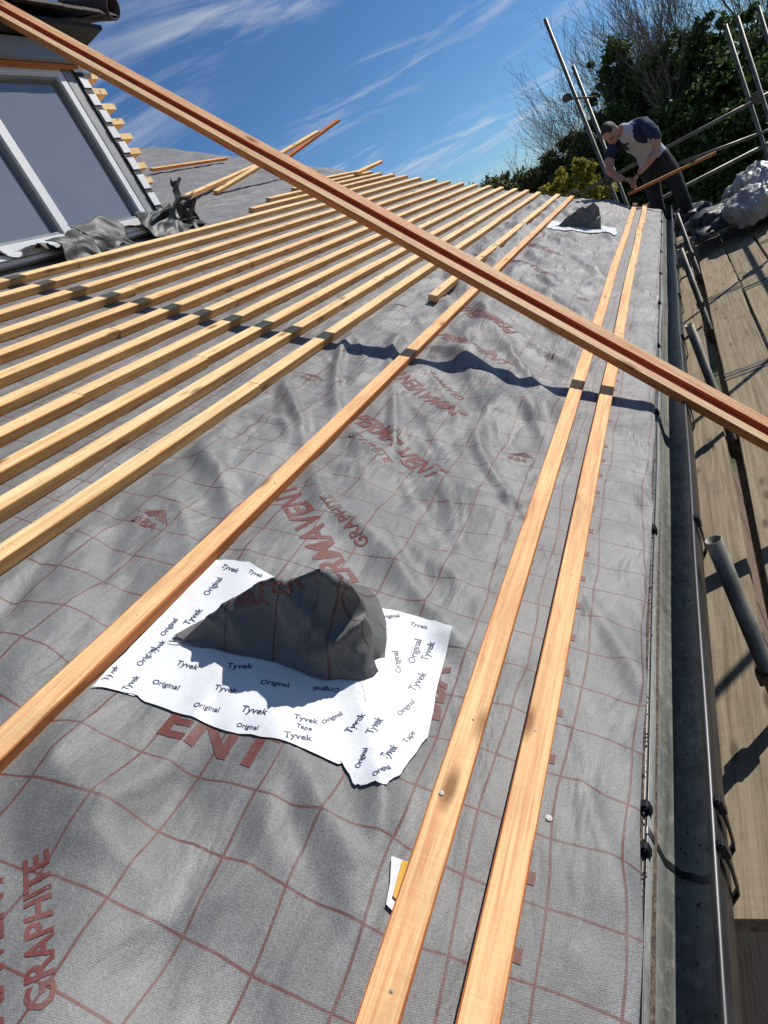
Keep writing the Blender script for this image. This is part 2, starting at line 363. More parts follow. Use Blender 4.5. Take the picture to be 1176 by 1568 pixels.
prints+=T('PERMAVENT',(716,640),(616,571),1.15,.025); prints+=T('GRAPHITE',(714,608),(664,573),.95)
prints+=T('PERMAVENT',(666,514),(768,564),1.15,.025); prints+=T('GRAPHITE',(690,536),(734,557),.95)
prints+=T('PERMAVENT',(792,515),(714,470),1.15,.025)
prints+=T('GRAPHITE',(92,1552),(75,1305),1.0,.025); prints+=T('PERMAVENT',(14,1720),(2,1330),1.0,.03)
prints+=T('ENT',(240,1118),(405,1188),0.8,.03)
for du in (0.62,1.24,1.86,2.5,3.1):
    a=on_roof(792,515);b2=on_roof(714,470)
    prints+=place_text('PERMAVENT',(a[0]+du,a[1]+.02),(b2[0]+du,b2[1]+.02),1.1,.02)
drape('lettering',prints,M_ink,.0009,house,.012)
def logo(px,py,s=.05,ang=0.0):
    c=Vector(on_roof(px,py)); out=[]
    d=Vector((math.cos(ang),math.sin(ang))); up=Vector((-d.y,d.x))
    for k in range(4):
        r0=s*(1-k*.22); r1=s*(.88-k*.22); 
        for sgn in(-1,1):
            out.append([c+up*r0*.8,c+d*(sgn*r0)-up*r0*.05,c+d*(sgn*r1)-up*r0*.05,c+up*r1*.8])
    out+=place_text('BBA',c-d*s*.7-up*s*.75,c+d*s*.7-up*s*.75,1,.02)
    return out
lg=[]
for px,py,s in ((235,795,.045),(480,578,.045),(798,695,.04),(858,545,.04),(893,460,.04),(617,470,.045),(917,405,.04)):
    lg+=logo(px,py,s,math.radians(-100))
lg+=place_text('BBA',on_roof(672,1100),on_roof(690,1020),1.1,.03)
random.seed(4)
vdash=(-.081+.243)*h; u=.25
while u<3.2:
    lg.append([(u,vdash-.009),(u+.018,vdash-.009),(u+.018,vdash+.003),(u,vdash+.003)]); u+=random.choice([.1,.1,.2])
lg+=place_text('150mm',on_roof(800,1372),on_roof(808,1322),1,.02)
drape('logos',lg,M_ink2,.0009,house,.012)
# ------------------------------------------------------------------ vent hoods with tape
def hood(name,du,par):
    st=[(.700,.868,.875,.004,.885),(.680,.872,.890,.026,.93),(.650,.874,.905,.056,.98),(.60,.880,.925,.106,1.06),(.55,.878,.935,.143,1.14),(.50,.885,.942,.168,1.18),
     (.455,.89,.945,.186,1.20),(.42,.893,.945,.208,1.20),(.385,.890,.955,.220,1.20),(.358,.893,.962,.208,1.18),(.335,.905,.975,.176,1.15),(.305,.912,.985,.125,1.10),(.286,.925,.99,.070,1.05),(.276,.94,.99,.025,1.01),(.272,.96,.98,.004,1.0)]
    vs=[];fs=[];NJ=31; NI=7
    def interp(i,f):
        a=st[i];b_=st[min(i+1,len(st)-1)]; return [a[k]*(1-f)+b_[k]*f for k in range(5)]
    rows=[interp(i,f/NI) for i in range(len(st)-1) for f in range(NI)]+[list(st[-1])]
    def ridge(x): return max(0,1-abs(x)*3.0)**1.3
    for r_i,(v,fu,ru,rn,bu) in enumerate(rows):
        for j in range(NJ):
            t=j/(NJ-1)
            if t<.5: s=t/.5; uu=fu+(ru-fu)*s; nn=rn*s + .014*math.sin(s*math.pi)*(1 if v<.4 else -.6)
            else: s=(t-.5)/.5; uu=ru+(bu-ru)*s; nn=rn*(1-s)**1.25
            w=math.sin(t*math.pi)**.7
            sv=v+ (.43-v)*.12*w
            k=min(1,rn/.08)
            q=Vector((uu*9,sv*9,nn*9))
            n1=noise.noise(Vector((sv*6+nn*8,uu*3,4.4))); n2=noise.noise(Vector((sv*9-nn*12,nn*4,8.8))); n3=noise.noise(q*.9)
            fold=.048*ridge(n1)+.034*ridge(n2)-.014+.024*n3
            uu-=fold*w*k*.55; nn+=fold*.45*w*k+ .005*noise.noise(q*2.2)*w*k
            nn=max(nn,.0)
            base=hgt(uu*h+du,(sv+.243)*h)
            vs.append((uu*h+du,(sv+.243)*h,nn*h+(base if j in(0,NJ-1) else base*.3)+.005))
    for i in range(len(rows)-1):
        for j in range(NJ-1): fs.append((i*NJ+j,i*NJ+j+1,(i+1)*NJ+j+1,(i+1)*NJ+j))
    ob=obj(name,vs,fs,M_mem_shade,par,MR,True)
    return vs,fs
Ta=[(330,858),(352,860),(382,868),(425,893),(430,960),(300,1040),(205,1066),(185,1062),(140,1058),(162,1030),(200,990),(262,925)]
Tb=[(255,985),(430,990),(590,1030),(650,1130),(560,1165),(518,1177),(400,1140),(335,1118),(232,1078),(205,1064),(142,1057),(180,1025)]
Tc=[(500,905),(556,930),(600,936),(645,950),(690,974),(672,1040),(655,1128),(618,1180),(590,1220),(565,1213),(543,1212),(532,1190),(520,1172),(560,1080),(540,1000)]
def rough(poly,du):
    out=[]; n=len(poly)
    for i in range(n):
        a=Vector(on_roof(*poly[i]));b_=Vector(on_roof(*poly[(i+1)%n]))
        for k in range(4):
            p=a.lerp(b_,k/4); j=.0022 if k else 0
            out.append((p.x+du+random.uniform(-j,j),p.y+random.uniform(-j,j)))
    return out
tp=([],[])
for du in VENTS:
    e=empty('vent_hood'); 
    for k,(nm,P) in enumerate((('tape_left',Ta),('tape_lower',Tb),('tape_right',Tc))):
        drape(nm,[rough(P,du)],M_tape,(.002+.0013*k)*(1 if du==0 else .8),e,.011 if du==0 else .03,.0010,ret=tp if du==0 else None)
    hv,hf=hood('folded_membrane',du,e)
    if du==0: E0=e; hood0=(hv,hf)
bvt=BVHTree.FromPolygons(tp[0],tp[1])
labs=[]
def lab(s,x,y,dx,dy,ln,b_=.02):
    m_=math.hypot(dx,dy); dx/=m_;dy/=m_
    return T(s,(x-dx*ln/2,y-dy*ln/2),(x+dx*ln/2,y+dy*ln/2),1.0,b_)
for x,y,s,dx,dy,ln in [(175,1035,'Tyvek',.8,-1,34),(205,1048,'Tyvek',.8,-1,34),(228,1005,'Original',.8,-1,40),(285,1022,'Tyvek',1,.3,36),(367,1030,'Tyvek',1,.05,42),
   (252,1052,'Original',1,.25,44),(345,1065,'Tyvek',1,.2,38),(420,1058,'Original',1,.1,46),(500,1055,'Original',-1,-.05,42),(315,1092,'Original',1,.2,42),(388,1102,'Tyvek',1,.3,44),
   (378,1124,'Original',1,.3,36),(468,1112,'Tyvek',1,.1,40),(465,1126,'Tape',1,.1,26),(456,1145,'Tyvek',1,.0,46),(510,1105,'Original',.9,-.5,36),(548,1115,'Tyvek',.8,-.9,38),(578,1120,'Tyvek',.5,-.9,38),
   (556,1172,'Original',.4,-.9,34),(600,1160,'Tyvek',.6,-.9,38),(585,1197,'Original',.7,-.5,34),(640,1000,'Original',.3,-1,38),(660,1000,'Tyvek',.4,-.9,30),(645,1045,'Tyvek',.6,-.9,36),(625,1085,'Original',.7,-.7,34),
   (596,950,'Original',1,-.1,34),(640,965,'Tyvek',1,.3,30),(612,1015,'Original',-.2,-1,34),(350,876,'Tyvek',1,.5,30),(390,886,'Tyvek',1,.4,24),(330,900,'Original',.8,-.9,36),(300,945,'Tyvek',.8,-.8,34),
   (262,960,'Original',.8,-.9,34),(245,990,'Tyvek',.8,-.9,30),(630,1130,'Tape',.6,-.8,24)]:
    labs+=lab(s,x,y,dx,dy,ln*.95)
drape('tape_lettering',labs,M_navy,.0005,E0,.012,bvh=bvt)
bvh_=BVHTree.FromPolygons([Vector(v) for v in hood0[0]],hood0[1])
def front_print(s,v0,n0,v1,n1,bold=.03):
    vs,fs=text_tris(s,bold); a=Vector((v0,n0)); b_=Vector((v1,n1)); d=b_-a; Ln=d.length; d.normalize(); up=Vector((d.y,-d.x))
    if up.y<0: up=-up
    bm=bmesh.new(); P=[bm.verts.new((a.x+d.x*x*Ln+up.x*y*Ln,a.y+d.y*x*Ln+up.y*y*Ln,0)) for x,y in vs]
    for f in fs:
        try: bm.faces.new([P[i] for i in f])
        except ValueError: pass
    bmesh.ops.triangulate(bm,faces=bm.faces[:])
    for _ in range(6):
        es=[e for e in bm.edges if e.calc_length()>.008]
        if not es: break
        bmesh.ops.subdivide_edges(bm,edges=es,cuts=1); bmesh.ops.triangulate(bm,faces=bm.faces[:])
    bad=[]
    for v in bm.verts:
        hit=bvh_.ray_cast(Vector((.2,v.co.x,v.co.y)),Vector((1,0,0)))
        if hit[0] is None or hit[0].x>1.0: bad.append(v); continue
        v.co=Vector((hit[0].x-.0009,v.co.x,v.co.y))
    bmesh.ops.delete(bm,geom=bad,context='VERTS')
    me=D.meshes.new('hood_print'); bm.to_mesh(me); bm.free(); me.materials.append(M_ink)
    ob=D.objects.new('hood_print',me); SC.collection.objects.link(ob); ob.parent=E0; ob.matrix_world=MR
front_print('PER',.655,.125,.575,.150)
front_print('BBA',.695,.085,.640,.100)
e=empty('tape_scrap')
drape('paper',[[on_roof(*p) for p in ((598,1322),(622,1326),(600,1400),(590,1392),(596,1360))]],M_tape,.005,e)
drape('yellow_edge',[[on_roof(*p) for p in ((614,1328),(626,1326),(606,1385),(600,1380))]],M_yel,.008,e)
# ------------------------------------------------------------------ long propped batten bundle
def sp(px,py):
    d=MRi.to_3x3()@ray(px,py); k=.8; t=(2.72*h+k*h)/(d.x-k*d.z)
    return R(d.x*t,VE+d.y*t,h+d.z*t)
A=sp(0,14); B=sp(1176,664); ax=(B-A).normalized()
A2=A-ax*.75; B2=B+ax*.13
bun=empty('long_batten_bundle')
tn=Vector((0,0,1)); tn=(tn-ax*tn.dot(ax)).normalized()
fx=Vector((-1,0,0)); fx=(fx-ax*fx.dot(ax)).normalized()
ph=math.radians(15); zv=(tn*math.cos(ph)+fx*math.sin(ph)).normalized(); yv=zv.cross(ax).normalized()
for nm,off,w,z0,t,ms in (('batten_a',-.036,.030,-.020,.034,[M_orl,M_ws]),('batten_b',.032,.040,-.020,.030,[M_orl,M_ws]),('batten_c',-.0035,.034,-.022,.022,[M_red,M_red])):
    beam(nm,A2+yv*off+zv*z0+ax*random.uniform(0,.05),B2+yv*off+zv*z0,w,t,ms,bun,up=zv,wob=.0008)
# ------------------------------------------------------------------ gutter
gut=empty('rain_gutter'); GE=UE+.05
prof=[(0.004,-.022),(-.002,-.022),(-.002,-.09),(-.015,-.118),(-.04,-.13),(-.065,-.124),(-.082,-.10),(-.088,-.06),(-.088,-.022)]
th=.004
vs=[];fs=[];mi=[]
inn=prof; out=[(y+(-th if y<-.03 else th),z-(th if z<-.08 else -0.002)) for y,z in prof]
xs=[-1+i*.15 for i in range(int((GE+1)/.15)+1)]+[GE]
def wobx(x): return .004*noise.noise(Vector((x*1.3,0,5)))
for x in xs:
    for y,z in inn: vs.append((x,y+wobx(x),z))
m0=len(vs)
for x in xs:
    for y,z in out: vs.append((x,y+wobx(x),z))
n=len(prof)
for i in range(len(xs)-1):
    for j in range(n-1):
        fs.append((i*n+j,(i+1)*n+j,(i+1)*n+j+1,i*n+j+1)); mi.append(1 if j<1 or j>=6 else 0)
        fs.append((m0+i*n+j+1,m0+(i+1)*n+j+1,m0+(i+1)*n+j,m0+i*n+j)); mi.append(1)
    for j in (0,n-1): fs.append((i*n+j,(i+1)*n+j,m0+(i+1)*n+j,m0+i*n+j)); mi.append(1)
obj('channel',vs,fs,[M_gin,M_gout],gut,None,True,mi)
bp=[];bf=[]
for x in xs:
    for k in range(8):
        a=k*math.pi/4; bp.append((x,-.090+wobx(x)+.0065*math.cos(a),-.018+.0065*math.sin(a)))
for i in range(len(xs)-1):
    for k in range(8): bf.append((i*8+k,i*8+(k+1)%8,(i+1)*8+(k+1)%8,(i+1)*8+k))
obj('outer_bead',bp,bf,M_gout,gut,None,True)
box('end_cap',(GE,-.093,-.135),(GE+.005,.004,-.015),M_gout,gut)
def strap(x,w=.022,name='bracket'):
    p2=[(y*1.0+(-.010 if y<-.03 else .004),z-(.010 if z<-.08 else 0)) for y,z in prof]; vs=[];fs=[]
    for xx in (x,x+w):
        for y,z in p2: vs.append((xx,y,z+.004))
    for j in range(n-1): fs.append((j,j+1,n+j+1,n+j))
    ob=obj(name,vs,fs,M_gout,gut,None,True); s=ob.modifiers.new('s','SOLIDIFY'); s.thickness=.003
    box('clip_outer',(x-.001,-.106,-.04),(x+w+.001,-.095,-.008),M_gout,gut,bev=.003)
    box('clip_inner',(x-.001,-.006,-.03),(x+w+.001,.008,-.008),M_gout,gut,bev=.003)
for x in (.665,.735): strap(x,.015,'union_strap')
vs=[];fs=[]
for xx in (.700,.712):
    for y,z in prof: vs.append((xx,y*.985-.0007,z+.0015))
for j in range(n-1): fs.append((j,n+j,n+j+1,j+1))
obj('union_seal',vs,fs,M_gout,gut,None,True)
for x in (1.55,2.35,3.15,3.95,4.75,5.55,6.35,7.15,7.8): strap(x,.025)
random.seed(3); vs=[];fs=[]
for k in range(1500):
    x=random.uniform(.1,5); y=random.choice([random.uniform(-.075,-.01),random.uniform(-.003,.02)]); z=-.016
    if y<-.005: z=-.126+ (abs(y+.042)/.04)**4*.05
    r=random.uniform(.0008,.003); b0=len(vs)
    for d in ((1,0,0),(0,1,0),(-1,-.3,0),(0,-1,0.2),(0,0,1)): vs.append((x+d[0]*r,y+d[1]*r,z+d[2]*r+.001))
    for f in ((0,1,4),(1,2,4),(2,3,4),(3,0,4)): fs.append(tuple(b0+i for i in f))
obj('gutter_grit',vs,fs,M_mort,gut)
# ------------------------------------------------------------------ scaffold
sca=empty('scaffolding')
random.seed(5)
def planks_x(y0,cnt,x0,x1,z=ZB):
    for k in range(cnt):
        y=y0-.1125-k*.235; x=x0-random.uniform(0,.8)
        while x<x1:
            x2=min(x+random.choice([1.8,2.4,3.0]),x1)
            if x2-x>.2: beam('board',Vector((x,y,z-.038+random.uniform(-.003,.003))),Vector((x2-.012,y,z-.038)),.222,.038,[M_brd],sca,wob=.003,ch=.004)
            for xe in (x+.02,x2-.06):
                if x2-x>.2: box('board_band',(xe,y-.114,z-.045),(xe+.025,y+.114,z+.0035),M_tube,sca,bev=0)
            x=x2
beam('board',Vector((.90,.0,ZB-.038)),Vector((3.9,.0,ZB-.038)),.225,.038,[M_brd],sca,wob=.003)
beam('board',Vector((3.92,.01,ZB-.038)),Vector((8.0,.01,ZB-.038)),.225,.038,[M_brd],sca,wob=.003)
planks_x(-.165,4,-.9,9.3)
for k in range(5):
    x=8.12+k*.235; beam('board',Vector((x,-.12,ZB-.036)),Vector((x,3.4,ZB-.036)),.225,.038,[M_brd],sca)
SX=[1.40,3.18,5.05,6.95]
r=.0185
for x in SX:
    tube('inner_standard',(x,-.137,GZ),(x,-.137,.03+random.uniform(-.05,.03)),r,M_tube,sca)
    tube('outer_standard',(x,-1.32,GZ),(x,-1.32,1.25),r,M_tube,sca)
    tube('transom',(x+.06,-1.5,ZB-.07),(x+.06,.2,ZB-.07),r,M_tube,sca)
    box('coupler',(x-.03,-.17,ZB-.15),(x+.08,-.105,ZB-.05),M_rust,sca,bev=.012)
    box('coupler',(x-.03,-.16,ZB+.10),(x+.03,-.112,ZB+.16),M_rust,sca,bev=.012)
    box('coupler',(x-.04,-1.36,.44),(x+.05,-1.28,.54),M_rust,sca)
tube('inner_ledger',(-1,-.137,ZB-.12-.03),(9.4,-.137,ZB-.15),r,M_tube,sca)
tube('outer_ledger',(-1,-1.37,ZB-.15),(9.4,-1.37,ZB-.15),r,M_tube,sca)
for z in (.0,.5): tube('guard_rail',(-1,-1.36,z),(9.6,-1.36,z),r,M_tube,sca)
beam('toe_board',Vector((-1,-1.22,ZB)),Vector((9.2,-1.22,ZB)),.038,.2,[M_brd],sca)
EX=9.25; r=.021
def far_pole(pt,pm,x,name='end_standard'):
    q=at_X(*pm,x); t_=at_X(*pt,x); tube(name,(x,q.y,GZ),(x,q.y,t_.z),r,M_tube,sca); return q.y
y1=far_pole((835,28),(888,165),EX); y2=far_pole((881,98),(912,190),EX+.35)
far_pole((1113,36),(1140,130),EX+.1); far_pole((1130,24),(1158,120),EX-.25); far_pole((1160,10),(1176,60),EX+.5)
za=.44
tube('end_guard_rail',(EX+.06,-1.7,za-.02),(EX+.06,y1+.3,za+.02),r,M_tube,sca)
tube('end_guard_rail',(EX+.06,-1.7,-.03),(EX+.06,3.0,-.03),r,M_tube,sca)
tube('end_ledger',(EX+.06,-1.7,ZB-.1),(EX+.06,3.4,ZB-.1),r,M_tube,sca)
tube('brace',at_X(1176,200,EX+.1),at_X(1010,262,EX+.1),r*.9,M_tube,sca)
for z in (za,-.03): box('coupler',(EX-.03,y1-.05,z-.05),(EX+.09,y1+.05,z+.05),M_rust,sca,bev=.015)
q=at_X(1158,150,EX-.05); box('coupler',(q.x-.05,q.y-.05,q.z-.05),(q.x+.05,q.y+.05,q.z+.05),M_rust,sca,bev=.015)
q=at_X(868,150,EX-.03); box('coupler',(q.x-.04,q.y-.05,q.z-.04),(q.x+.05,q.y+.05,q.z+.04),M_rust,sca,bev=.015)
tube('swivel_bolt',at_X(865,152,EX-.05),at_X(915,148,EX-.05),.01,M_rust,sca)
# ------------------------------------------------------------------ sacks
def lump(name,c,rx,ry_,rz_,m,seed,amp=.35,sub=4,parent=None,crease=0.0):
    bm=bmesh.new(); bmesh.ops.create_icosphere(bm,subdivisions=sub,radius=1)
    for v in bm.verts:
        p=v.co.copy(); k=1+amp*noise.noise(p*1.3+Vector((seed,0,0)))+amp*.5*abs(noise.noise(p*3.2+Vector((0,seed,0))))+amp*.2*noise.noise(p*8+Vector((0,0,seed)))
        if crease: k+=crease*max(0,1-5*abs(noise.noise(p*2.1+Vector((seed,seed,0)))))+crease*.7*max(0,1-5*abs(noise.noise(p*4.3+Vector((0,seed,seed)))))
        v.co=Vector((p.x*rx*k,p.y*ry_*k,max(-.55,p.z)*rz_*k))+c
    me=D.meshes.new(name); bm.to_mesh(me); bm.free(); me.materials.append(m)
    me.polygons.foreach_set('use_smooth',[True]*len(me.polygons))
    ob=D.objects.new(name,me); SC.collection.objects.link(ob); ob.parent=parent; return ob
for k,(px,py,rx,rz_) in enumerate(((1150,318,.26,.17),(1178,300,.24,.22),(1118,325,.18,.11),(1160,280,.2,.17),(1135,300,.14,.13))):
    p=at_X(px,py,7.5+.25*k); lump('rubble_sack',p,rx,.2,rz_,M_bag if k!=2 else M_tarp,k*3.3,.3,5,None,.09)
lump('tarpaulin_heap',at_X(1085,340,7.8),.35,.2,.09,M_tarp,8.1,.6,4,None,.15)
lump('tarpaulin_heap',at_X(1060,330,8.6),.2,.18,.10,M_tarp,3.1,.6,4,None,.15)
# ------------------------------------------------------------------ dormer
dor=empty('dormer_window')
YD=2.32; XR=3.76; ZT=2.66; ZS=1.70
box('front_wall',(.6,YD+.06,1.3),(XR,YD+.3,ZT+.1),M_blk,dor)
vs=[(XR,YD+.06,1.4),(XR,YD+2.1,ZT+.35),(XR,YD+.06,ZT+.35),(XR-.06,YD+.06,1.4),(XR-.06,YD+2.1,ZT+.35),(XR-.06,YD+.06,ZT+.35)]
obj('cheek',vs,[(0,1,2),(5,4,3),(0,3,4,1),(1,4,5,2),(2,5,3,0)],M_blk,dor)
FX0,FX1=.9,XR-.13; FZ0,FZ1=ZS,ZT-.06; yf=YD
box('glass',(FX0,YD+.035,FZ0),(FX1,YD+.045,FZ1),M_glass,dor,bev=0)
box('frame_sill',(FX0-.02,yf-.035,FZ0-.05),(FX1+.07,yf+.055,FZ0+.0),M_upvc,dor,bev=.006)
box('frame_bottom',(FX0,yf,FZ0+.002),(FX1,yf+.052,FZ0+.05),M_upvc,dor,bev=.006)
box('frame_head',(FX0,yf,FZ1-.05),(FX1,yf+.052,FZ1),M_upvc,dor,bev=.006)
for x in (2.30,2.97):
    box('mullion',(x-.035,yf-.003,FZ0+.03),(x+.035,yf+.05,FZ1-.03),M_upvc,dor,bev=.006)
box('jamb',(FX1-.05,yf-.002,FZ0),(FX1+.005,yf+.05,FZ1+.002),M_upvc,dor,bev=.006)
for x0,x1 in ((3.005,FX1-.05),(2.335,2.935),(1.0,2.265)):
    for a in ((x0,yf+.01,FZ0+.05,x1,yf+.04,FZ0+.065),(x0,yf+.01,FZ1-.065,x1,yf+.04,FZ1-.05),(x0,yf+.012,FZ0+.05,x0+.014,yf+.042,FZ1-.05),(x1-.014,yf+.012,FZ0+.05,x1,yf+.042,FZ1-.05)):
        box('bead',a[:3],a[3:],M_greyf,dor,bev=.003)
box('corner_board',(FX1+.008,yf+.0,FZ0-.04),(XR+.015,yf+.06,ZT+.05),M_greyf,dor)
box('corner_strip',(XR-.045,yf-.012,FZ0-.02),(XR+.03,yf-.002,ZT+.04),M_blk,dor)
z=FZ0+.0; random.seed(8)
while z<ZT-.02:
    l=random.uniform(.06,.085); t_=random.uniform(-.008,.008)
    box('white_tape_patch',(XR-.036+t_,yf-.018,z),(XR+.028+t_,yf-.0125,z+l),M_tape,dor,bev=.001); z+=l+random.uniform(.022,.035)
z=1.93
while z<ZT+.05:
    xo=XR+.03+.06*min(1,(z-1.9)/.25); beam('cheek_batten',Vector((xo,YD+.0,z)),Vector((xo,YD+1.6,z)),.13,.034,[M_wyt,M_wys],dor); z+=.088
box('cheek_membrane',(XR+.001,YD+.03,1.9),(XR+.02,YD+.7,ZT+.05),M_blk,dor)
box('head_fascia',(.5,YD-.05,ZT-.055),(XR+.02,YD+.05,ZT+.06),M_greyf,dor)
box('head_batten',(.5,YD-.03,ZT-.075),(XR,YD-.004,ZT-.056),M_ws,dor)
box('soffit',(.5,YD-.16,ZT+.075),(XR+.22,YD+.05,ZT+.10),M_blk,dor)
dm=math.radians(28); random.seed(9)
tv=[];tf=[]
for row in range(16):
    for c_ in range(25):
        x0=.4+c_*.148+(row%2)*.074; x1=x0+.146; y0=YD-.22+row*.1*math.cos(dm); z0=ZT+.12+row*.1*math.sin(dm)
        dz=random.uniform(0,.008); b0=len(tv); l=.19
        for (x,y,z) in ((x0,0,0.0),(x1,0,0.0),(x1,l,-.012),(x0,l,-.012),(x0,0,.016),(x1,0,.016),(x1,l,.004),(x0,l,.004)):
            tv.append((x,y0+y*math.cos(dm),z0+y*math.sin(dm)+z+dz))
        for f in ((0,1,5,4),(1,2,6,5),(2,3,7,6),(3,0,4,7),(4,5,6,7),(3,2,1,0)): tf.append(tuple(b0+i for i in f))
obj('dormer_tiles',tv,tf,M_tile,dor)
obj('dormer_roof_base',[(.4,YD-.15,ZT+.105),(XR+.26,YD-.15,ZT+.105),(XR+.26,YD+1.6,ZT+.105+1.75*math.tan(dm)),(.4,YD+1.6,ZT+.105+1.75*math.tan(dm))],[(0,1,2,3)],M_blk,dor)
for k in range(6):
    y=YD-.24+k*.28; tube('verge_ridge_tile',(XR+.30,y,ZT+.16+(y-YD+.22)*math.tan(dm)),(XR+.30,y+.30,ZT+.175+(y+.30-YD+.22)*math.tan(dm)),.06,M_tile,dor)
vs=[];fs=[];NU=240;NVv=36; vd=(3.25+.243)*h
for i in range(NU+1):
    u=.6+(XR+.26-.6)*i/NU
    for j in range(NVv+1):
        s=j/NVv
        p0=Vector((u,YD-.045,FZ0-.035)); rv=vd-.02-(.17+.09*noise.noise(Vector((u*2.3,1,1))))*max(0,(s-.35)/.65)
        if s<.35: p=p0.lerp(R(u,vd-.02,.015),s/.35)
        else: p=R(u,rv,.035)
        c1=max(0,1-3*abs(noise.noise(Vector((u*3+s*2,s*2,12))))); c2=max(0,1-4*abs(noise.noise(Vector((u*6-s*3,s*3,22)))))
        nn=abs(noise.noise(Vector((u*4,s*2.0,2))))*.08+c1*.03+c2*.012
        endk=max(0,(u-XR+.25)/.4); nn+=endk*.10*s
        if s>.9: nn+=.03*noise.noise(Vector((u*6,0,0)))+.01
        p=p+up0*nn*min(1,s*3); vs.append(p)
for i in range(NU):
    for j in range(NVv): fs.append((i*(NVv+1)+j,i*(NVv+1)+j+1,(i+1)*(NVv+1)+j+1,(i+1)*(NVv+1)+j))
obj('lead_apron',vs,fs,M_lead,dor,None,True)
def sheet(name,c,du_,dv_,seed,m,amp,parent):
    vs=[];fs=[];n=34; nr=du_.cross(dv_).normalized()
    for i in range(n+1):
        for j in range(n+1):
            a=i/n-.5;b_=j/n-.5; p=c+du_*a+dv_*b_
            k=noise.noise(Vector((a*1.8+seed,b_*1.8,seed)))*1.3+.35*max(0,1-3*abs(noise.noise(Vector((a*2.4-b_*1.5+seed,b_*2.2,3)))))
            k+=2.4*b_*b_+1.2*a*a
            p=p+nr*k*amp+du_*.15*noise.noise(Vector((b_*3,seed,a*1.5)))+dv_*.15*noise.noise(Vector((a*3,b_*1.5,seed))); vs.append(p)
    for i in range(n):
        for j in range(n): fs.append((i*(n+1)+j,(i+1)*(n+1)+j,(i+1)*(n+1)+j+1,i*(n+1)+j+1))
    ob=obj(name,vs,fs,m,parent,None,True); s=ob.modifiers.new('s','SOLIDIFY'); s.thickness=.002; return ob
def rp(px,py,n): a=on_roof(px,py,n); return R(a[0],a[1],n)
sheet('lead_flap',rp(270,303,.12),Vector((.18,.06,.02)),R(0,.02,.24),1.3,M_lead,.04,dor)
sheet('lead_flap',rp(290,335,.05),Vector((.14,-.05,.0)),R(0,.1,.14),4.7,M_lead,.04,dor)
sheet('lead_flap',rp(250,345,.06),Vector((.34,.0,.03)),R(.0,.17,.10),7.7,M_lead,.035,dor)
sheet('lead_flap',Vector((3.12,YD-.095,FZ0-.02)),Vector((.30,.0,.0)),Vector((0,-.05,-.18)),9.1,M_lead,.022,dor)
sheet('lead_flap',Vector((2.86,YD-.11,FZ0-.05)),Vector((.24,.0,.02)),Vector((0,-.07,-.16)),2.1,M_lead,.025,dor)
# ------------------------------------------------------------------ man
def skinmesh(joints,edges,root,sub=2):
    me=D.meshes.new('sk'); me.from_pydata([tuple(j[0]) for j in joints],edges,[]); ob=D.objects.new('sk',me); SC.collection.objects.link(ob)
    ob.modifiers.new('Skin','SKIN'); s=ob.modifiers.new('s','SUBSURF'); s.levels=sub
    for i,j in enumerate(joints):
        rr_=j[1]; rr_=(rr_,rr_) if not hasattr(rr_,'__len__') else rr_
        me.skin_vertices[0].data[i].radius=rr_; me.skin_vertices[0].data[i].use_root=(i==root)
    bpy.context.view_layer.update()
    out=D.meshes.new_from_object(ob.evaluated_get(bpy.context.evaluated_depsgraph_get())); D.objects.remove(ob); return out
man=empty('man')
Vv=Vector
J=[(Vv((8.58,-.08,.38)),(.155,.12)),
 (Vv((8.55,-.06,.52)),(.145,.115)),(Vv((8.47,-.03,.66)),(.155,.125)),(Vv((8.36,.02,.76)),(.15,.12)),(Vv((8.27,.08,.82)),(.085,.08)),(Vv((8.21,.13,.865)),(.056,.056)),
 (Vv((8.25,-.10,.78)),(.078,.078)),(Vv((8.17,-.17,.69)),(.062,.062)),(Vv((8.14,-.14,.52)),(.043,.043)),(Vv((8.06,.0,.44)),(.034,.034)),(Vv((8.02,.09,.405)),(.025,.022)),
 (Vv((8.37,.18,.77)),(.078,.078)),(Vv((8.34,.28,.70)),(.062,.062)),(Vv((8.20,.33,.56)),(.043,.043)),(Vv((8.09,.27,.46)),(.033,.033)),(Vv((8.04,.215,.425)),(.025,.022)),
 (Vv((8.50,-.18,.30)),(.105,.10)),(Vv((8.44,-.20,-.03)),(.07,.07)),(Vv((8.53,-.21,-.38)),(.045,.045)),(Vv((8.51,-.21,-.455)),(.045,.04)),(Vv((8.38,-.17,-.465)),(.04,.03)),
 (Vv((8.62,.02,.30)),(.105,.10)),(Vv((8.55,.05,-.03)),(.07,.07)),(Vv((8.64,.06,-.38)),(.045,.045)),(Vv((8.62,.06,-.455)),(.045,.04)),(Vv((8.50,.12,-.465)),(.04,.03))]
Eg=[(0,1),(1,2),(2,3),(3,4),(4,5),(3,6),(6,7),(7,8),(8,9),(9,10),(3,11),(11,12),(12,13),(13,14),(14,15),(0,16),(16,17),(17,18),(18,19),(19,20),(0,21),(21,22),(22,23),(23,24),(24,25)]
me=skinmesh(J,Eg,0)
for m in (M_shirt,M_nvy,M_skin,M_trs,M_boot): me.materials.append(m)
def segd(p,a,b_):
    d=b_-a; t=max(0,min(1,(p-a).dot(d)/d.length_squared)); return (p-a-d*t).length,t
for v in me.vertices:
    if v.co.z>.4 : 
        q=v.co*14; v.co+=v.normal*.010*max(0,1-4*abs(noise.noise(q*.6)))
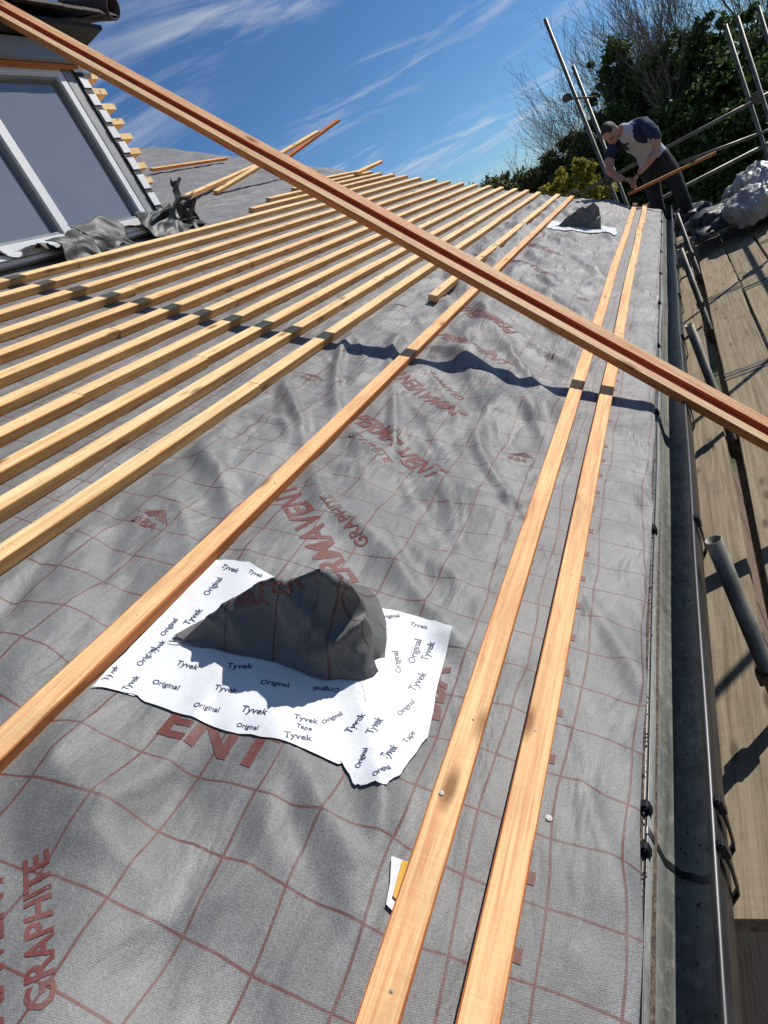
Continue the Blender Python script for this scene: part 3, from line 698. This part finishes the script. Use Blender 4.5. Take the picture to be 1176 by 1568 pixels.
for f in me.polygons:
    c=f.center; best=min(range(len(Eg)),key=lambda k:segd(c,J[Eg[k][0]][0],J[Eg[k][1]][0])[0]-.5*(J[Eg[k][0]][1][0]+J[Eg[k][1]][1][0])/2)
    a,b_=Eg[best]; t=segd(c,J[a][0],J[b_][0])[1]
    if best<=3: k=0
    elif best==4: k=2 if t>.2 else 0
    elif best in(5,6,10,11): k=1
    elif best in(7,12): k=1 if t<.45 else 2
    elif best in(8,9,13,14): k=2
    elif best in (17,22): k=3
    elif best in (18,19,23,24): k=4
    else: k=3
    if k==0 and c.z<.44: k=3
    f.material_index=k; f.use_smooth=True
body=D.objects.new('body',me); SC.collection.objects.link(body); body.parent=man
def head(c,face,upv,par):
    f=face.normalized(); s=upv.cross(f).normalized(); u_=f.cross(s)
    M=Matrix((f,s,u_)).transposed().to_4x4(); M.translation=c
    bm=bmesh.new(); bmesh.ops.create_icosphere(bm,subdivisions=4,radius=1)
    for v in bm.verts:
        x,y,z=v.co
        X=x*.098;Y=y*.076;Z=z*.118
        if z<0: Y*=1-.28*(-z)**1.2; X*=1-.10*(-z); X+= .012*(-z)
        if x>0.2 and z<.1: X*=.97
        g=lambda a,b,c_,w:math.exp(-(((y-a)/c_)**2+((z-b)/w)**2))
        if x>0:
            X+=.028*math.exp(-((y/.16)**2+((z+.16)/.14)**2))+.014*math.exp(-((y/.12)**2+((z-.02)/.16)**2))
            X-=.010*(g(.38,.06,.2,.12)+g(-.38,.06,.2,.12)); X+=.006*g(0,-.48,.35,.09); X-=.005*g(0,-.43,.3,.03); X+=.010*g(0,-.8,.35,.2); X+=.005*g(0,.2,.6,.08)
        v.co=(X,Y,Z)
    me=D.meshes.new('head'); bm.to_mesh(me); bm.free(); me.materials.append(M_skin); me.materials.append(M_hair)
    for p in me.polygons:
        p.use_smooth=True; c_=p.center; x,z=c_.x/.098,c_.z/.118
        if (z>.45 and x<.62) or (x<.05 and z>-.25) and not(z<.1 and x>-.15) or (x<-.3 and z>-.5): p.material_index=1
        if x>.5 and abs(z-.19)<.035 and .12<abs(c_.y/.076)<.6: p.material_index=1
    ob=D.objects.new('head',me); SC.collection.objects.link(ob); ob.matrix_world=M; ob.parent=par
    for sgn in(-1,1):
        e_=lump('ear',Vector((0,0,0)),.020,.008,.032,M_skin,1.0,.2,3,par); e_.matrix_world=M@Matrix.Translation((-.008,sgn*.078,-.008))
        e2=lump('eye',Vector((0,0,0)),.010,.012,.007,M_hair,1.0,0.0,2,par); e2.matrix_world=M@Matrix.Translation((.083,sgn*.030,.006))
    m_=lump('mouth',Vector((0,0,0)),.006,.024,.004,M_red,1.0,0,2,par); m_.matrix_world=M@Matrix.Translation((.088,0,-.053))
hc=at_X(934,203,8.14); head(hc,Vv((-.62,.28,-.74)),Vv((-.6,.22,.75)),man)
def hand(wr,direc,palm_n,side,par):
    d=direc.normalized(); nrm=(palm_n-d*palm_n.dot(d)).normalized(); s=d.cross(nrm)*side
    J=[(wr,.022),(wr+d*.035,(.03,.018)),(wr+d*.075,(.036,.016))]; E=[(0,1),(1,2)]
    me_=skinmesh(J,E,0); me_.materials.append(M_skin); ob=D.objects.new('palm',me_); SC.collection.objects.link(ob); ob.parent=par
    for k,(off,ln) in enumerate(((-.028,.068),(-.0095,.078),(.0095,.073),(.027,.058))):
        b0=wr+d*.065+s*off; p1=b0+d*ln*.45+nrm*.012; p2=p1+d*ln*.25+nrm*ln*.3; p3=p2-d*ln*.02+nrm*ln*.32
        fm=skinmesh([(b0,.010),(p1,.0092),(p2,.0085),(p3,.0075)],[(0,1),(1,2),(2,3)],0,1); fm.materials.append(M_skin)
        for p in fm.polygons:p.use_smooth=True
        fo=D.objects.new('finger',fm); SC.collection.objects.link(fo); fo.parent=par
    b0=wr+d*.025-s*.02; p1=b0-s*.03+d*.02+nrm*.012; p2=p1-s*.006+d*.028+nrm*.015
    fm=skinmesh([(b0,.013),(p1,.0105),(p2,.009)],[(0,1),(1,2)],0,1); fm.materials.append(M_skin)
    fo=D.objects.new('thumb',fm); SC.collection.objects.link(fo); fo.parent=par
hand(J[10][0],Vv((-.25,.5,-.35)),Vv((.2,.2,-1)),1,man)
hand(J[15][0],Vv((-.25,-.45,-.45)),Vv((.2,.2,-1)),-1,man)
beam('held_batten',at_X(962,300,7.98),at_X(1097,236,8.05),.045,.028,[M_wt,M_ws],bats)
# ------------------------------------------------------------------ ground
obj('ground',[(-300,-300,GZ),(300,-300,GZ),(300,300,GZ),(-300,300,GZ)],[(0,1,2,3)],M_gnd)
# ------------------------------------------------------------------ trees
def branches(base,height,r0,seed,depth=5,spread=.55,up=.18,name='branches',m=None,par=None):
    rnd=random.Random(seed); vs=[];fs=[]
    def seg(p,q,ra,rb_):
        d=(q-p); 
        if d.length<1e-5: return
        d.normalize(); a=d.orthogonal().normalized(); b_=d.cross(a); k=6 if ra>.05 else 3; b0=len(vs)
        for P,rr_ in ((p,ra),(q,rb_)):
            for i in range(k):
                t=2*math.pi*i/k; vs.append(P+a*math.cos(t)*rr_+b_*math.sin(t)*rr_)
        for i in range(k): fs.append((b0+i,b0+(i+1)%k,b0+k+(i+1)%k,b0+k+i))
    def grow(p,d,ln,r,dep):
        n_=4 if dep>1 else 3
        for i in range(n_):
            d=(d+Vector((rnd.uniform(-1,1),rnd.uniform(-1,1),rnd.uniform(-.6,1)))*.17+Vector((0,0,up*.2))).normalized()
            q=p+d*ln/n_; r2=max(r*.88,.004); seg(p,q,r,r2); p=q; r=r2
            if dep>0 and (i>0 or dep<depth):
                a=d.orthogonal().normalized(); a.rotate(Matrix.Rotation(rnd.uniform(0,6.28),3,d))
                nd=(d*(1-spread*.6)+a*spread+Vector((0,0,up))).normalized()
                grow(p,nd,ln*rnd.uniform(.45,.8),max(r*.55,.0045),dep-1)
        if dep>0:
            grow(p,(d+Vector((rnd.uniform(-1,1),rnd.uniform(-1,1),.2))*.25).normalized(),ln*.7,max(r*.8,.0045),dep-1)
    grow(base,Vector((0,0,1)),height*.40,r0,depth)
    return obj(name,vs,fs,m or M_twig,par)
def foliage(name,blobs,n_,size,m,seed,par=None):
    rnd=random.Random(seed); vs=[];fs=[]; tot=sum(b_[1]**2 for b_ in blobs)
    for c,rad,sq in blobs:
        k=int(n_*rad*rad/tot)
        clumps=[]
        for _ in range(max(10,int(rad*34))):
            d=Vector((rnd.gauss(0,1),rnd.gauss(0,1),rnd.gauss(0,1))).normalized(); clumps.append((Vector((d.x*rad,d.y*rad,d.z*rad*sq))*rnd.uniform(.3,1.15),rad*rnd.uniform(.12,.30)))
        for _ in range(k):
            cc,cr=rnd.choice(clumps); p=c+cc+Vector((rnd.gauss(0,1),rnd.gauss(0,1),rnd.gauss(0,.8)))*cr*.6
            a=Vector((rnd.gauss(0,1),rnd.gauss(0,1),rnd.gauss(0,1))).normalized(); b_=a.orthogonal().normalized(); s=size*rnd.uniform(.5,1.4)
            b_.rotate(Matrix.Rotation(rnd.uniform(0,6.28),3,a)); c2=a.cross(b_); b0=len(vs)
            vs+= [p-b_*s,p+c2*s*.55,p+b_*s,p-c2*s*.55]; fs.append((b0,b0+1,b0+2,b0+3))
    return obj(name,vs,fs,m,par)
def PX(px,py,x): return at_X(px,py,x)
def gbase(px,py,x): p=PX(px,py,x); return Vector((x,p.y,GZ))
TX=24
t1=empty('ivy_covered_tree')
branches(gbase(975,150,TX),8.6,.2,21,5,.5,.22,'branches',M_twig,t1)
B1=[(PX(975,160,TX-1),1.05,1.3),(PX(935,105,TX-1),.48,1.3),(PX(948,150,TX-1),.65,1.2),(PX(1010,125,TX-1),.7,1.2),(PX(1000,225,TX-1),1.3,1.1),(PX(950,245,TX-1),1.1,1.1),(PX(1020,330,TX-1),1.6,1.0),(PX(940,320,TX-1),1.1,1.0)]
foliage('ivy_leaves',B1,46000,.075,M_ever,1,t1)
t2=empty('conifer_tree')
branches(gbase(1090,140,TX+2),8.6,.2,5,5,.5,.2,'branches',M_bark,t2)
B2=[(PX(1070,140,TX),1.2,1.25),(PX(1130,120,TX),1.1,1.3),(PX(1055,80,TX),.65,1.2),(PX(1105,75,TX),.7,1.2),(PX(1160,70,TX),.8,1.2),(PX(1120,205,TX-1),1.6,1.1),(PX(1180,180,TX-1),1.6,1.2),(PX(1180,105,TX+1),1.0,1.2),(PX(1090,270,TX-1),1.7,1),(PX(1200,290,TX-1),1.8,1),(PX(1250,180,TX),2.0,1.2)]
foliage('needles',B2,68000,.075,M_ever,2,t2)
for i,(px,x,hh,sd) in enumerate(((915,25,9.2,31),(1050,27,10.2,33),(1140,25,9.6,35),(858,27,7.6,39))):
    e=empty('bare_tree'); branches(gbase(px,100,x),hh,.12,sd,5,.55,.2,'branches',M_twig,e)
e=empty('yellow_bush'); foliage('leaves',[(PX(868,280,18.5),.42,.9),(PX(898,264,18.5),.38,.8),(PX(836,294,18.5),.36,.7),(PX(918,290,18.5),.5,.8)],9000,.045,M_yell,4,e); branches(gbase(870,280,18.5),4.6,.05,8,4,.6,.2,'branches',M_twig,e)
e=empty('hedge'); foliage('leaves',[(PX(850,262,22),.7,.8),(PX(890,250,22),.8,.9),(PX(815,285,22),.6,.7),(PX(925,230,22.5),.8,1)],16000,.06,M_oliv,14,e)
for px,x,hh,sd in ((815,23,6.4,61),(770,23,5.8,62),(745,24,5.6,63)):
    e=empty('hedgerow_shrub'); branches(gbase(px,250,x),hh,.07,sd,5,.6,.15,'branches',M_twig,e)
    foliage('leaves',[(PX(px,294,x),.6,.7)],2000,.05,M_oliv,sd,e)
B3=[]
random.seed(2)
for k in range(26):
    y=-22+k*1.6; B3.append((Vector((38+random.uniform(-3,3),y,GZ+2.2+random.uniform(-.5,1.0))),random.uniform(1.8,2.8),.9))
e=empty('distant_trees'); foliage('leaves',B3,30000,.17,M_oliv,12,e)
# ------------------------------------------------------------------ camera, light, world
cd=D.cameras.new('camera'); cam=D.objects.new('camera',cd); SC.collection.objects.link(cam); SC.camera=cam
cd.sensor_fit='HORIZONTAL'; cd.sensor_width=36; cd.lens=36*F/1176.0; cd.clip_start=.02; cd.clip_end=2000
Mc=Matrix((ex,-dn,-fw)).transposed().to_4x4(); Mc.translation=CAM; cam.matrix_world=Mc
s=(R(.8,-.08,1)).normalized()
sd_=D.lights.new('sun','SUN'); sd_.energy=4.9; sd_.angle=math.radians(.5); sd_.color=(1,.955,.88)
so=D.objects.new('sun',sd_); SC.collection.objects.link(so); so.rotation_mode='QUATERNION'; so.rotation_quaternion=s.to_track_quat('Z','Y'); so.location=(5,-8,12)
w=D.worlds.new('World'); SC.world=w; w.use_nodes=True; nt=w.node_tree; bg=nt.nodes['Background']
sky=N(nt,'ShaderNodeTexSky'); sky.sky_type='NISHITA'; sky.sun_disc=False; sky.sun_elevation=math.asin(s.z); sky.sun_rotation=math.atan2(s.x,s.y)
sky.air_density=.8; sky.dust_density=0.0; sky.ozone_density=4
tc=coord(nt,'Generated'); sp3=N(nt,'ShaderNodeSeparateXYZ'); L(nt,tc,sp3.inputs[0])
zz=mth(nt,'ADD',mth(nt,'MAXIMUM',sp3.outputs[2],0.0),.06)
cx=mth(nt,'DIVIDE',sp3.outputs[0],zz); cy=mth(nt,'DIVIDE',sp3.outputs[1],zz)
cb=N(nt,'ShaderNodeCombineXYZ'); L(nt,cx,cb.inputs[0]); L(nt,cy,cb.inputs[1])
rot=mapping(nt,cb.outputs[0],(1,1,1),(0,0,math.radians(45)))
m1=noi(nt,mapping(nt,rot,(.9,1.9,1),loc=(3.3,1.2,0)),1.0,10,.62,1.4)
m2=noi(nt,mapping(nt,rot,(.9,1.2,1),loc=(8.1,3,0)),.8,3,.5,.3)
cl=mth(nt,'MULTIPLY',ramp(nt,m1,[(.47,0.0),(.78,1.0)]),ramp(nt,m2,[(.40,0.0),(.60,1.0)]))
cl=mth(nt,'MULTIPLY',cl,.8,clamp=True)
skc=mix(nt,1.0,sky.outputs[0],(0.68,0.92,1.12),'MULTIPLY')
c=mix(nt,cl,skc,(8.8,9.2,9.8)); L(nt,c,bg.inputs['Color']); bg.inputs['Strength'].default_value=.08
SC.view_settings.view_transform='Standard'; SC.view_settings.look='None'; SC.view_settings.exposure=0
